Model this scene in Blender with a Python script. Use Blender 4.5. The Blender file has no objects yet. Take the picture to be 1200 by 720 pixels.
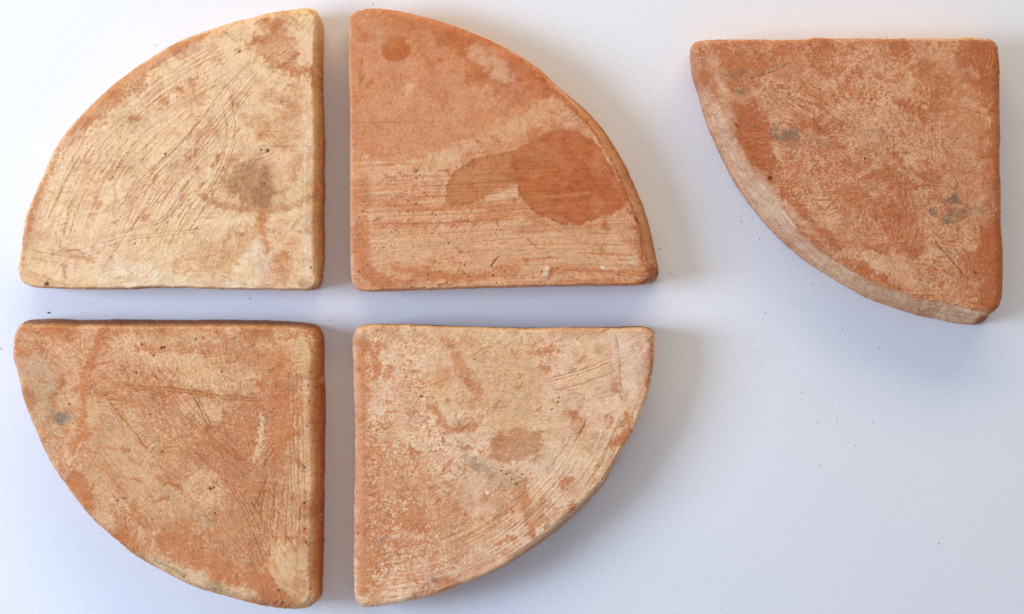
import bpy, math, random
import numpy as np

# ------------------------------------------------------------------ camera, world, lamps, exposure
PX = 0.00035                      # metres per photograph pixel, measured on the sheet of paper
CAM_H = 0.78                      # camera height above the paper
H = 0.0235                        # thickness of a quarter brick
sc = bpy.context.scene
cam_d = bpy.data.cameras.new('camera'); cam = bpy.data.objects.new('camera', cam_d)
sc.collection.objects.link(cam); sc.camera = cam
cam.location = (0, 0, CAM_H)      # straight down
cam_d.sensor_width = 36.0
cam_d.lens = 36.0 * CAM_H / (1200 * PX)
cam_d.clip_start = 0.01; cam_d.clip_end = 50

w = bpy.data.worlds.new('World'); sc.world = w; w.use_nodes = True
w.node_tree.nodes['Background'].inputs[0].default_value = (0.80, 0.85, 1.0, 1)
w.node_tree.nodes['Background'].inputs[1].default_value = 0.455

def area(name, loc, target, sx, sy, power, col):
    d = bpy.data.lights.new(name, 'AREA'); d.shape = 'RECTANGLE'; d.size = sx; d.size_y = sy
    d.energy = power; d.color = col
    o = bpy.data.objects.new(name, d); sc.collection.objects.link(o); o.location = loc
    v = np.array(target, float) - np.array(loc, float)
    from mathutils import Vector
    o.rotation_euler = Vector(v).to_track_quat('-Z', 'Y').to_euler()
    return o
area('window_light_cool', (-0.80, -0.01, 0.62), (0, 0, 0), 0.32, 0.48, 9.4, (0.60, 0.74, 1.0))
area('window_light_warm', (0.06, 0.74, 0.43), (0, 0.05, 0), 1.0, 0.30, 4.7, (1.0, 0.80, 0.44))

sc.view_settings.view_transform = 'Standard'; sc.view_settings.look = 'None'
sc.view_settings.exposure = 0.0; sc.view_settings.gamma = 1.0
sc.view_settings.use_curve_mapping = False
sc.render.engine = 'CYCLES'

# ------------------------------------------------------------------ numpy noise and painting kit
_rng = np.random.default_rng(7)
_ang = _rng.random((16, 256, 256)) * 2 * np.pi
GX, GY = np.cos(_ang).astype(np.float32), np.sin(_ang).astype(np.float32)
def gnoise(x, y, seed=0):
    s = seed % 16
    x = x + 13.7 * seed; y = y + 71.3 * seed
    xi = np.floor(x).astype(np.int32); yi = np.floor(y).astype(np.int32)
    fx = (x - xi).astype(np.float32); fy = (y - yi).astype(np.float32)
    x0 = xi & 255; y0 = yi & 255; x1 = (xi + 1) & 255; y1 = (yi + 1) & 255
    gx, gy = GX[s], GY[s]
    a = gx[y0, x0] * fx + gy[y0, x0] * fy
    b = gx[y0, x1] * (fx - 1) + gy[y0, x1] * fy
    c = gx[y1, x0] * fx + gy[y1, x0] * (fy - 1)
    d = gx[y1, x1] * (fx - 1) + gy[y1, x1] * (fy - 1)
    u = fx * fx * fx * (fx * (fx * 6 - 15) + 10); v = fy * fy * fy * (fy * (fy * 6 - 15) + 10)
    return ((a + (b - a) * u) * (1 - v) + (c + (d - c) * u) * v) * 1.5
def fbm(x, y, size, octv=4, seed=0, gain=0.55):
    r = 0; amp = 1.0; tot = 0; f = 1.0 / size
    for k in range(octv):
        r = r + amp * gnoise(x * f, y * f, seed + 3 * k); tot += amp; amp *= gain; f *= 2.03
    return r / tot * 1.5
def sm(a, b, x):
    t = np.clip((x - a) / (b - a), 0, 1); return t * t * (3 - 2 * t)
def lin(c):
    c = np.array(c, float) / 255.0
    return np.where(c <= 0.04045, c / 12.92, ((c + 0.055) / 1.055) ** 2.4)
ALB = 0.96                          # photograph tone -> surface albedo under this light

def catmull(pts, closed, step):
    P = np.array(pts, float); n = len(P); out = []
    rng = range(n) if closed else range(n - 1)
    for i in rng:
        if closed: a, b, c, d = P[(i - 1) % n], P[i], P[(i + 1) % n], P[(i + 2) % n]
        else: a, b, c, d = P[max(i - 1, 0)], P[i], P[i + 1], P[min(i + 2, n - 1)]
        # centripetal parameters keep tight corners from overshooting
        e = 1e-6
        t1 = np.hypot(*(b - a)[:2]) ** .5 + e; t2 = t1 + np.hypot(*(c - b)[:2]) ** .5 + e; t3 = t2 + np.hypot(*(d - c)[:2]) ** .5 + e
        m = max(2, int(np.hypot(*(c - b)[:2]) / step))
        t = np.linspace(t1, t2, m, endpoint=False)[:, None]
        A1 = (t1 - t) / t1 * a + t / t1 * b; A2 = (t2 - t) / (t2 - t1) * b + (t - t1) / (t2 - t1) * c
        A3 = (t3 - t) / (t3 - t2) * c + (t - t2) / (t3 - t2) * d
        B1 = (t2 - t) / t2 * A1 + t / t2 * A2; B2 = (t3 - t) / (t3 - t1) * A2 + (t - t1) / (t3 - t1) * A3
        out.append((t2 - t) / (t2 - t1) * B1 + (t - t1) / (t2 - t1) * B2)
    if not closed: out.append(P[-1:])
    return np.vstack(out)

class Paint:
    """Colour and relief of one clay brick, described in its own flat coordinates
    (one unit = PX metres); every stain, scratch and bare patch is placed by hand."""
    def __init__(s, u, v, z, side, sd, clay, slip, cov, spk, seed):
        n = len(u); s.u, s.v, s.z, s.side, s.sd, s.seed = u, v, z, side, sd, seed
        s.A = np.tile(lin(clay), (n, 1)); s.B = np.tile(lin(slip), (n, 1))
        s.c = np.full(n, float(cov)); s.k = np.full(n, float(spk)); s.h = np.zeros(n); s.p = np.zeros(n)
        s.wu = fbm(u, v, 14, 4, seed + 1); s.wv = fbm(u, v, 14, 4, seed + 2)
        s.fu = fbm(u, v, 4, 2, seed + 5); s.fv = fbm(u, v, 4, 2, seed + 6)
        s.brk = fbm(u, v, 12, 5, seed + 9, .95); s.brk2 = fbm(u, v, 7, 4, seed + 10, .9); s.sm = np.zeros(n)
    # -- masks
    def poly(s, pts, soft=3, warp=3, fine=1.0, crisp=False):
        if not crisp: soft, warp, fine = soft * 2.0, warp * 1.5, 3.0
        P = np.array(pts, float); m = np.zeros(len(s.u)); pad = soft + warp * 1.6 + fine + 2
        I = np.where((s.u > P[:, 0].min() - pad) & (s.u < P[:, 0].max() + pad) & (s.v > P[:, 1].min() - pad) & (s.v < P[:, 1].max() + pad))[0]
        x = s.u[I] + warp * s.wu[I] + fine * s.fu[I]; y = s.v[I] + warp * s.wv[I] + fine * s.fv[I]
        Q = catmull(P, True, 6); ins = np.zeros(len(I), bool); dm = np.full(len(I), 1e9)
        for a, b in zip(Q, np.roll(Q, -1, 0)):
            cr = (a[1] > y) != (b[1] > y)
            with np.errstate(divide='ignore', invalid='ignore'):
                ins ^= cr & (x < (b[0] - a[0]) * (y - a[1]) / (b[1] - a[1]) + a[0])
            e = b - a; L = e @ e + 1e-9; t = np.clip(((x - a[0]) * e[0] + (y - a[1]) * e[1]) / L, 0, 1)
            dm = np.minimum(dm, (x - a[0] - t * e[0]) ** 2 + (y - a[1] - t * e[1]) ** 2)
        d = np.sqrt(dm) * np.where(ins, -1, 1)
        m[I] = 1 - sm(-soft, soft, d); return m
    def stroke(s, pts, wd, soft=None, warp=2.0, fine=1.0, taper=True, curve=True):
        if soft is None: soft = wd * 0.6
        if wd > 1.7: soft, warp, fine = soft * 1.7, warp * 1.5 + 1, fine + 1.5
        P = np.array(pts, float); Q = catmull(P, False, 5) if (curve and len(P) > 2) else P
        m = np.zeros(len(s.u)); pad = wd + soft + warp * 1.6 + fine + 2
        I = np.where((s.u > Q[:, 0].min() - pad) & (s.u < Q[:, 0].max() + pad) & (s.v > Q[:, 1].min() - pad) & (s.v < Q[:, 1].max() + pad))[0]
        x = s.u[I] + warp * s.wu[I] + fine * s.fu[I]; y = s.v[I] + warp * s.wv[I] + fine * s.fv[I]
        dm = np.full(len(I), 1e9); tp = np.zeros(len(I)); n = len(Q) - 1
        for i in range(n):
            a, b = Q[i], Q[i + 1]; e = b - a; L = e @ e + 1e-9
            t = np.clip(((x - a[0]) * e[0] + (y - a[1]) * e[1]) / L, 0, 1)
            d = np.hypot(x - a[0] - t * e[0], y - a[1] - t * e[1]); k = d < dm
            dm = np.where(k, d, dm); tp = np.where(k, (i + t) / n, tp)
        ww = wd * (np.clip(np.minimum(tp, 1 - tp) * 5, 0.25, 1) if taper else 1)
        m[I] = 1 - sm(np.maximum(ww - soft, 0), ww + soft, dm); return m
    def blob(s, x, y, rx, ry=None, rot=0, soft=0.5, warp=2.0, fine=1.0):
        ry = ry or rx; c, q = math.cos(rot), math.sin(rot)
        if rx > 2.7: soft, warp, fine = min(.95, soft * 1.4), warp * 1.5, 2.2
        a = s.u - x + warp * s.wu + fine * s.fu; b = s.v - y + warp * s.wv + fine * s.fv
        d = np.hypot((a * c + b * q) / rx, (-a * q + b * c) / ry)
        return 1 - sm(1 - soft, 1 + soft, d)
    def streak(s, deg, ln, wd, octv=3, seed=0, bend=0):
        a = math.radians(deg); x = s.u * math.cos(a) - s.v * math.sin(a); y = s.u * math.sin(a) + s.v * math.cos(a)
        if bend: y = y + bend * s.wu
        return fbm(x / ln, y / wd, 1.0, octv, s.seed + 20 + seed)
    def polar(s, cx, cy, ln, wd, octv=3, seed=0):
        r = np.hypot(s.u - cx, s.v - cy); t = np.arctan2(s.v - cy, s.u - cx)
        return fbm(t * 300 / ln, r / wd, 1.0, octv, s.seed + 30 + seed)
    def n(s, size, octv=4, seed=0): return fbm(s.u, s.v, size, octv, s.seed + 50 + seed)
    # -- operations
    def tint(s, m, rgb, amt=1.0, brk=0.75):
        e = np.minimum(1, 3 * m); m = sm(.0, 1.0, m + brk * .85 * (s.brk - .05) * e)
        m = (m * amt * np.clip(1 + brk * .7 * s.brk2, .2, 1.25)).clip(0, 1)[:, None]; c = lin(rgb)
        s.A += (c - s.A) * m; s.B += (c - s.B) * m
    def mul(s, m, rgb):
        m = np.clip(m, 0, 1)[:, None]; f = 1 + (np.array(rgb) - 1) * m; s.A *= f; s.B *= f
    def cov(s, m, val, spk=None):
        m = sm(.05, .95, m + .5 * s.brk * np.minimum(1, 3 * m))
        s.c += (val - s.c) * m
        if spk is not None: s.k += (spk - s.k) * m
    def scr(s, pts, wd=0.8, depth=0.5, dark=0.5, rgb=(150, 88, 50), warp=1.0, breakup=0.4):
        m = s.stroke(pts, wd, 0.6, warp, 0.3)
        if breakup: m = m * np.clip(1 - breakup + breakup * 2.2 * (0.5 + s.n(12, 3, len(pts) + int(pts[0][0]) % 9)), 0, 1)
        s.tint(m, rgb, dark, .25); s.h -= depth * m
        return m
    def bundle(s, pts, offs, wd=0.6, depth=0.35, dark=0.35, rgb=(165, 100, 60)):
        rr = random.Random(int(pts[0][0] * 7 + pts[0][1]))
        P = np.array(pts, float); t = np.gradient(P, axis=0); nrm = np.stack([-t[:, 1], t[:, 0]], 1)
        nrm /= np.linalg.norm(nrm, axis=1)[:, None] + 1e-9
        for o in offs:
            f = rr.uniform(-.15, .15)
            s.scr((P + nrm * (o + f * np.linspace(-o, o, len(P))[:, None]) + (P[-1] - P[0]) * f * .4).tolist(), wd, depth, dark * rr.uniform(.5, 1.2), rgb)
    def dots(s, pts, rgb=(70, 48, 34), r=1.0, depth=0.8):
        for q in pts:
            rr = q[2] if len(q) > 2 else r
            m = s.blob(q[0], q[1], rr, soft=0.35, warp=0.3, fine=0.3); s.tint(m, rgb, 0.85, 0); s.h -= depth * m

# ------------------------------------------------------------------ brick material (shared, reads the brick's own clay record)
def clay_material():
    m = bpy.data.materials.new('fired_clay_with_slip'); m.use_nodes = True
    N, L = m.node_tree.nodes, m.node_tree.links; bs = N['Principled BSDF']
    bs.inputs['Roughness'].default_value = 0.86; bs.inputs['Specular IOR Level'].default_value = 0.28
    def nd(t, **k):
        o = N.new(t)
        for a, b in k.items(): setattr(o, a, b)
        return o
    def math_(op, a, b=None, c=None):
        o = nd('ShaderNodeMath', operation=op)
        for i, q in enumerate((a, b, c)):
            if q is None: continue
            if isinstance(q, (int, float)): o.inputs[i].default_value = q
            else: L.new(q, o.inputs[i])
        return o.outputs[0]
    tc = nd('ShaderNodeTexCoord')
    def noise(size_px, detail=2.0, rough=0.6):
        o = nd('ShaderNodeTexNoise'); o.inputs['Scale'].default_value = 1.0 / (size_px * PX)
        o.inputs['Detail'].default_value = detail; o.inputs['Roughness'].default_value = rough
        L.new(tc.outputs['Object'], o.inputs['Vector']); return o.outputs[0]
    cA = nd('ShaderNodeAttribute', attribute_name='clay'); cB = nd('ShaderNodeAttribute', attribute_name='slip')
    cP = nd('ShaderNodeAttribute', attribute_name='wear')
    sp = nd('ShaderNodeSeparateColor'); L.new(cP.outputs['Color'], sp.inputs[0])
    cov, spk, pore = sp.outputs[0], sp.outputs[1], sp.outputs[2]
    n1 = noise(5.0, 3.0, 0.7); n2 = noise(2.2, 1.0, 0.5)
    nn = math_('ADD', math_('MULTIPLY', math_('SUBTRACT', n1, 0.5), 2.2), math_('MULTIPLY', math_('SUBTRACT', n2, 0.5), 2.0))
    t = math_('ADD', math_('SUBTRACT', cov, 0.5), math_('MULTIPLY', nn, spk))
    mr = nd('ShaderNodeMapRange', interpolation_type='SMOOTHSTEP')
    mr.inputs['From Min'].default_value = -0.34; mr.inputs['From Max'].default_value = 0.34
    L.new(t, mr.inputs['Value']); fac = mr.outputs[0]
    mx = nd('ShaderNodeMix', data_type='RGBA'); L.new(fac, mx.inputs['Factor'])
    L.new(cA.outputs['Color'], mx.inputs[6]); L.new(cB.outputs['Color'], mx.inputs[7])
    # sand grain: small changes of value
    g = noise(3.4, 3.0, 0.85)
    gv = math_('ADD', 0.81, math_('MULTIPLY', g, 0.38))
    mg = nd('ShaderNodeMix', data_type='RGBA', blend_type='MULTIPLY'); mg.inputs['Factor'].default_value = 1.0
    L.new(mx.outputs[2], mg.inputs[6]); L.new(gv, mg.inputs[7])
    # pinholes
    vo = nd('ShaderNodeTexVoronoi'); vo.inputs['Scale'].default_value = 1.0 / (4.6 * PX); vo.inputs['Randomness'].default_value = 1.0
    L.new(tc.outputs['Object'], vo.inputs['Vector'])
    hs = nd('ShaderNodeSeparateColor'); L.new(vo.outputs['Color'], hs.inputs[0])
    rad = math_('MULTIPLY', math_('MULTIPLY', hs.outputs[0], pore), 0.33)
    ph = nd('ShaderNodeMapRange'); ph.inputs['From Min'].default_value = 0.0; ph.inputs['From Max'].default_value = 0.10
    L.new(math_('SUBTRACT', rad, vo.outputs['Distance']), ph.inputs['Value'])
    mp = nd('ShaderNodeMix', data_type='RGBA'); L.new(math_('MULTIPLY', ph.outputs[0], 0.75), mp.inputs['Factor'])
    L.new(mg.outputs[2], mp.inputs[6]); mp.inputs[7].default_value = (0.20, 0.085, 0.035, 1)
    L.new(mp.outputs[2], bs.inputs['Base Color'])
    # fine relief
    hgt = math_('SUBTRACT', math_('ADD', math_('MULTIPLY', fac, 0.5), math_('MULTIPLY', g, 0.9)), math_('MULTIPLY', ph.outputs[0], 1.2))
    bp = nd('ShaderNodeBump'); bp.inputs['Strength'].default_value = 0.5; bp.inputs['Distance'].default_value = 0.00022
    L.new(hgt, bp.inputs['Height']); L.new(bp.outputs[0], bs.inputs['Normal'])
    return m
CLAY = clay_material()

# ------------------------------------------------------------------ the sheet of paper
def unproj(p, z):
    p = np.asarray(p, float); f = (CAM_H - z) / CAM_H * PX
    return np.stack([(p[..., 0] - 600) * f, (360 - p[..., 1]) * f], -1)

def paper():
    m = bpy.data.materials.new('white_paper'); m.use_nodes = True
    N, L = m.node_tree.nodes, m.node_tree.links; bs = N['Principled BSDF']
    bs.inputs['Roughness'].default_value = 0.9; bs.inputs['Specular IOR Level'].default_value = 0.15
    tc = N.new('ShaderNodeTexCoord')
    n1 = N.new('ShaderNodeTexNoise'); n1.inputs['Scale'].default_value = 800; n1.inputs['Detail'].default_value = 3; n1.inputs['Roughness'].default_value = .7
    n2 = N.new('ShaderNodeTexNoise'); n2.inputs['Scale'].default_value = 14; n2.inputs['Detail'].default_value = 3
    for n in (n1, n2): L.new(tc.outputs['Object'], n.inputs['Vector'])
    r = N.new('ShaderNodeMapRange'); r.inputs['To Min'].default_value = 0.88; r.inputs['To Max'].default_value = 1.12; L.new(n1.outputs[0], r.inputs[0])
    r2 = N.new('ShaderNodeMapRange'); r2.inputs['To Min'].default_value = 0.97; r2.inputs['To Max'].default_value = 1.03; L.new(n2.outputs[0], r2.inputs[0])
    mm = N.new('ShaderNodeMath'); mm.operation = 'MULTIPLY'; L.new(r.outputs[0], mm.inputs[0]); L.new(r2.outputs[0], mm.inputs[1])
    mx = N.new('ShaderNodeMix'); mx.data_type = 'RGBA'; mx.blend_type = 'MULTIPLY'; mx.inputs['Factor'].default_value = 1
    mx.inputs[6].default_value = (0.785, 0.785, 0.80, 1); L.new(mm.outputs[0], mx.inputs[7])
    L.new(mx.outputs[2], bs.inputs['Base Color'])
    bp = N.new('ShaderNodeBump'); bp.inputs['Strength'].default_value = .25; bp.inputs['Distance'].default_value = .0002
    L.new(n1.outputs[0], bp.inputs['Height']); L.new(bp.outputs[0], bs.inputs['Normal'])
    nx, ny = 90, 70; xs = np.linspace(-.75, .75, nx); ys = np.linspace(-.6, .6, ny)
    X, Y = np.meshgrid(xs, ys); Z = -0.0012 * np.abs(fbm(X, Y, .35, 2, 3)) * sm(.16, .45, np.maximum(abs(X) * .7, abs(Y)))
    me = bpy.data.meshes.new('white_paper_sheet'); V = np.stack([X, Y, Z], -1).reshape(-1, 3)
    F = [(j * nx + i, j * nx + i + 1, (j + 1) * nx + i + 1, (j + 1) * nx + i) for j in range(ny - 1) for i in range(nx - 1)]
    me.from_pydata(V.tolist(), [], F); me.materials.append(m)
    me.polygons.foreach_set('use_smooth', np.ones(len(me.polygons), bool))
    o = bpy.data.objects.new('white_paper_sheet', me); sc.collection.objects.link(o)
    o['kind'] = 'structure'; o['label'] = 'plain matt white paper under all the clay pieces'; o['category'] = 'paper'
paper()

# ------------------------------------------------------------------ quarter bricks
NA, NT, NS = 1240, 150, 34
GROUP = 'quarter round bricks laid on the paper'
def brick(outline, centre, paint, label, seed, bevel=0.0045, mott=1.0, brush=0.0, flat=1.0, **kw):
    """outline: (x, y, inset to the crest, how far the foot shows) going round; all in photograph pixels."""
    Q = catmull(outline, True, 1.0)
    seg = np.hypot(*np.diff(np.vstack([Q, Q[:1]])[:, :2], axis=0).T); s = np.concatenate([[0], np.cumsum(seg)])
    tt = np.linspace(0, s[-1], NA, endpoint=False); QQ = np.vstack([Q, Q[:1]])
    C = np.stack([np.interp(tt, s, QQ[:, i]) for i in range(4)], 1)
    plen = s[-1]
    ker = np.exp(-np.linspace(-2, 2, 61) ** 2); ker /= ker.sum()
    for i in (2, 3):
        C[:, i] = np.convolve(np.concatenate([C[-30:, i], C[:, i], C[:30, i]]), ker, 'valid')
    S = C[:, :2]; ins = C[:, 2]; vis = np.clip(C[:, 3], 0, 1)
    tg = np.roll(S, -7, 0) - np.roll(S, 7, 0); tg /= np.linalg.norm(tg, axis=1)[:, None]
    nr = np.stack([tg[:, 1], -tg[:, 0]], 1)
    if ((S - np.array(centre)) * nr).sum() < 0: nr = -nr
    # hand-made edges: small nicks and swelling
    a = np.arange(NA) * (2 * np.pi / NA); ca, sa = np.cos(a) * s[-1] / 6.28, np.sin(a) * s[-1] / 6.28
    S = S + nr * (0.9 * fbm(ca, sa, 46, 3, seed) + 0.35 * fbm(ca, sa, 7, 2, seed + 4))[:, None]
    ins = ins * (1 + 0.12 * fbm(ca, sa, 120, 2, seed + 8)) + 0.5 * fbm(ca, sa, 14, 3, seed + 9)
    ins = np.maximum(ins, 2.0)
    Tpx = S - nr * ins[:, None]
    T = unproj(Tpx, H)
    nw = nr * np.array([1, -1])
    # shoulder of the rounded edge
    Uh = unproj(S, H - bevel)
    bw = np.minimum(0.42 * ins * PX, 0.0030)
    Uv = T + nw * bw[:, None]
    U = Uh * (1 - vis)[:, None] + Uv * vis[:, None]
    Bh = U - nw * 0.0008
    B0 = unproj(S, 0.0)
    B = Bh * (1 - vis)[:, None] + B0 * vis[:, None]
    cw = unproj(np.array(centre), H)
    rings = []; par = []; nwall = 16
    for i in range(nwall):                                     # foot -> shoulder
        t = i / nwall; tz = t
        foot = 1 - sm(0, .12, t)
        r = B * (1 - t) + U * t - nw * (0.0006 * foot)
        rings.append(np.column_stack([r, np.full(NA, tz * (H - bevel))])); par.append(0.55 * t)
    for i in range(NS - nwall):                                # rounded edge
        t = i / (NS - nwall); q = t * math.pi / 2
        r = T + (U - T) * math.cos(q)
        rings.append(np.column_stack([r, np.full(NA, H - bevel + bevel * math.sin(q))])); par.append(0.55 + 0.45 * t)
    for i in range(NT):                                        # top face
        f = 1 - i / NT
        r = cw + (T - cw) * f
        rings.append(np.column_stack([r, np.full(NA, H)])); par.append(1.0)
    V = np.vstack(rings + [np.array([[cw[0], cw[1], H]])])
    side = np.concatenate([np.repeat(1 - np.array(par), NA), [0.0]])
    sd = np.concatenate([np.tile(np.arange(NA) / NA, len(rings)), [0.0]])
    # flat coordinates of the brick, in photograph pixels at the level of its top
    k = (CAM_H - H) / CAM_H * PX
    u = V[:, 0] / k + 600; v = 360 - V[:, 1] / k
    zz = (H - V[:, 2]) / PX
    du = np.concatenate([np.tile(nr[:, 0], len(rings)), [0.0]]); dv = np.concatenate([np.tile(nr[:, 1], len(rings)), [0.0]])
    p = Paint(u + du * zz * .8, v + dv * zz * .8, V[:, 2], side, sd, seed=seed, **kw)
    p.edge = np.concatenate([np.tile(C[:, 0] * 0, len(rings)), [0.0]])
    f = np.concatenate([np.repeat(np.concatenate([np.ones(NS), 1 - np.arange(NT) / NT]), NA), [0.0]])
    half = np.concatenate([np.tile(np.linalg.norm(Tpx - np.array(centre), axis=1), len(rings)), [1.0]])
    p.inn = (1 - f) * half                                     # distance in from the crest
    paint(p)
    mott = mott * (1 - .8 * p.sm)
    p.c = .5 + (p.c - .5) * flat
    # slip worn thin towards the edges, orange clay smeared there
    wr = sm(26, 2, p.inn) * sm(-.25, .5, fbm(u, v, 48, 4, seed + 97)) * (1 - .5 * sm(.1, .4, side)); p.c -= .30 * wr * mott; p.tint(wr, (184, 108, 62), .45 * mott, .8)
    sp_ = sm(.05, .6, fbm(u, v, 75, 5, seed + 98, .65)); p.tint(sp_, (188, 116, 72), .38 * mott, .9)
    # worn mottling at several sizes, hairline crazing, flecks of both colours: everywhere
    g1 = fbm(u, v, 13, 5, seed + 70, .75); g2 = fbm(u, v, 5, 3, seed + 71, .8); g3 = fbm(u, v, 3.2, 2, seed + 72, .8)
    p.c += mott * (.20 * g1 + .16 * g2)
    p.mul(sm(.0, .7, g1), (.86, .76, .66)); p.mul(sm(.0, .7, -g1), (1.07, 1.10, 1.12)); p.mul(sm(.1, .7, g2), (.93, .88, .83)); p.mul(sm(.2, .8, -g2), (1.05, 1.07, 1.09))
    hz = fbm(u, v, 55, 3, seed + 80); p.mul(sm(.0, .6, hz), (1.0, .985, .92)); p.mul(sm(.0, .6, -hz), (.99, .94, .95))
    p.k *= .45 + .9 * sm(-.5, .5, fbm(u, v, 38, 3, seed + 90))
    hz = fbm(u, v, 28, 4, seed + 81); p.mul(sm(.15, .7, hz), (.90, .88, .86)); p.mul(sm(.15, .7, -hz), (1.03, 1.04, 1.03))
    for kk in range(3):                      # passes of a stiff brush and a scraper, wandering over the face
        a_ = brush + (0, .5, -.75)[kk]; ca_, sa_ = math.cos(a_), math.sin(a_)
        xx = u * ca_ + v * sa_; yy = -u * sa_ + v * ca_ + (24, 20, 30)[kk] * fbm(u, v, 95, 2, seed + 83 + kk)
        bs_ = fbm(xx / (46, 30, 24)[kk], yy / (1.9, 2.4, 1.8)[kk], 1, 2, seed + 85 + kk, .7); ms = sm(-.1, .35, fbm(xx / 60, yy / 26, 1, 3, seed + 91 + kk)) * (1, .8, .7)[kk]
        p.c += mott * .42 * bs_ * ms; p.mul(sm(.1, .65, bs_) * ms * mott, (.82, .71, .60)); p.mul(sm(.1, .65, -bs_) * ms * mott, (1.10, 1.13, 1.16)); p.h += .46 * bs_ * ms * mott
    rid = fbm(u, v, 20, 4, seed + 73, .7); msk = sm(.05, .45, fbm(u, v, 30, 3, seed + 74))
    cr = (1 - sm(.0, .05, np.abs(rid))) * msk; p.tint(cr, (172, 104, 60), .45 * mott, .2); p.h -= .35 * cr
    rid = fbm(u, v, 13, 3, seed + 75, .7); cr = (1 - sm(.0, .06, np.abs(rid))) * sm(.15, .5, fbm(u, v, 26, 3, seed + 76)); p.tint(cr, (236, 204, 166), .45 * mott, .2); p.h += .3 * cr
    fk = sm(.42, .6, g3) * sm(-.1, .4, fbm(u, v, 22, 3, seed + 77)); p.tint(fk, (164, 92, 48), .4 * mott, 0); p.h -= .4 * fk
    fk = sm(.45, .62, -g3) * sm(-.1, .4, fbm(u, v, 22, 3, seed + 78)); p.tint(fk, (240, 212, 176), .4 * mott, 0)
    p.h += .12 * g2 + .10 * g3
    rq = random.Random(seed * 17); nv = len(u)
    for _ in range(90):
        i_ = rq.randrange(nv)
        if side[i_] > .1 or rid[i_] < -.15: continue
        a_ = brush + rq.choice((0, .5, -.7)) + rq.gauss(0, .3); l = rq.uniform(3, 16)
        x0, y0 = u[i_], v[i_]
        p.tint(p.stroke([(x0, y0), (x0 + l * math.cos(a_), y0 + l * math.sin(a_))], rq.uniform(.8, 2.6), 1.6, 2), (182, 100, 50), rq.uniform(.3, .7), .8)
    # nicks along the rounded edge
    per = sd * plen; near = sm(7, 0, p.inn) * sm(.62, .40, side)
    chip = sm(.50, .85, fbm(per / 26, (zz - p.inn) / 9, 1, 4, seed + 95, .7) + .45 * fbm(per, zz * 0, 90, 2, seed + 96)) * near
    p.tint(chip, (190, 120, 76), .5, .5); p.h -= 1.5 * chip
    # relief
    top = 1 - sm(0.0, 0.45, side)
    dz = (0.00028 * fbm(u, v, 90, 3, seed + 60) + 0.00010 * fbm(u, v, 16, 4, seed + 61)) + 0.00046 * p.h
    V[:, 2] += dz * top
    sw = (0.00030 * fbm(per, zz * 2.4, 110, 3, seed + 62) + 0.00016 * fbm(per / 34, zz / 5, 1, 4, seed + 63) + .00026 * p.h) * sm(0.05, 0.5, side)
    V[:, 0] += du * sw; V[:, 1] -= dv * sw
    V[:, 2] = np.maximum(V[:, 2], 0)
    V[:NA, 2] = 0
    # mesh
    R = len(rings); I = np.arange(R * NA).reshape(R, NA)
    quads = np.stack([I[:-1], np.roll(I[:-1], -1, 1), np.roll(I[1:], -1, 1), I[1:]], -1).reshape(-1, 4)
    tris = np.stack([I[-1], np.roll(I[-1], -1), np.full(NA, R * NA)], -1)
    a0, b0, c0 = V[quads[0, 0]], V[quads[0, 1]], V[quads[0, 3]]
    if np.cross(b0 - a0, c0 - a0)[:2] @ (a0[:2] - cw) < 0: quads = quads[:, ::-1]; tris = tris[:, ::-1]
    org = np.array([cw[0], cw[1], 0.0]); V = V - org
    me = bpy.data.meshes.new('quarter_round_brick')
    me.vertices.add(len(V)); me.vertices.foreach_set('co', V.astype(np.float32).ravel())
    base = I[0] if quads[0, 0] > quads[0, 1] else I[0][::-1]
    loops = np.concatenate([quads.ravel(), tris.ravel(), base])
    st = np.concatenate([np.arange(len(quads)) * 4, len(quads) * 4 + np.arange(len(tris)) * 3, [len(quads) * 4 + len(tris) * 3]])
    tot = np.concatenate([np.full(len(quads), 4), np.full(len(tris), 3), [NA]])
    me.loops.add(len(loops)); me.loops.foreach_set('vertex_index', loops.astype(np.int32))
    me.polygons.add(len(st)); me.polygons.foreach_set('loop_start', st.astype(np.int32))
    try: me.polygons.foreach_set('loop_total', tot.astype(np.int32))
    except Exception: pass
    me.polygons.foreach_set('use_smooth', np.ones(len(st), bool))
    me.update(calc_edges=True); me.validate()
    n = len(V)
    def attr(name, rgb):
        at = me.attributes.new(name, 'FLOAT_COLOR', 'POINT')
        at.data.foreach_set('color', np.column_stack([rgb, np.ones(n)]).astype(np.float32).ravel())
    attr('clay', np.clip(p.A * ALB, 0.01, .9)); attr('slip', np.clip(p.B * ALB, 0.01, .9))
    attr('wear', np.column_stack([np.clip(p.c, -.5, 1.5), np.clip(p.k, 0, 2), np.clip(p.p, 0, 1.5)]))
    me.materials.append(CLAY)
    o = bpy.data.objects.new('quarter_round_brick', me); sc.collection.objects.link(o); o.location = org
    o['label'] = label; o['category'] = 'brick'; o['group'] = GROUP
    return o

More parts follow.
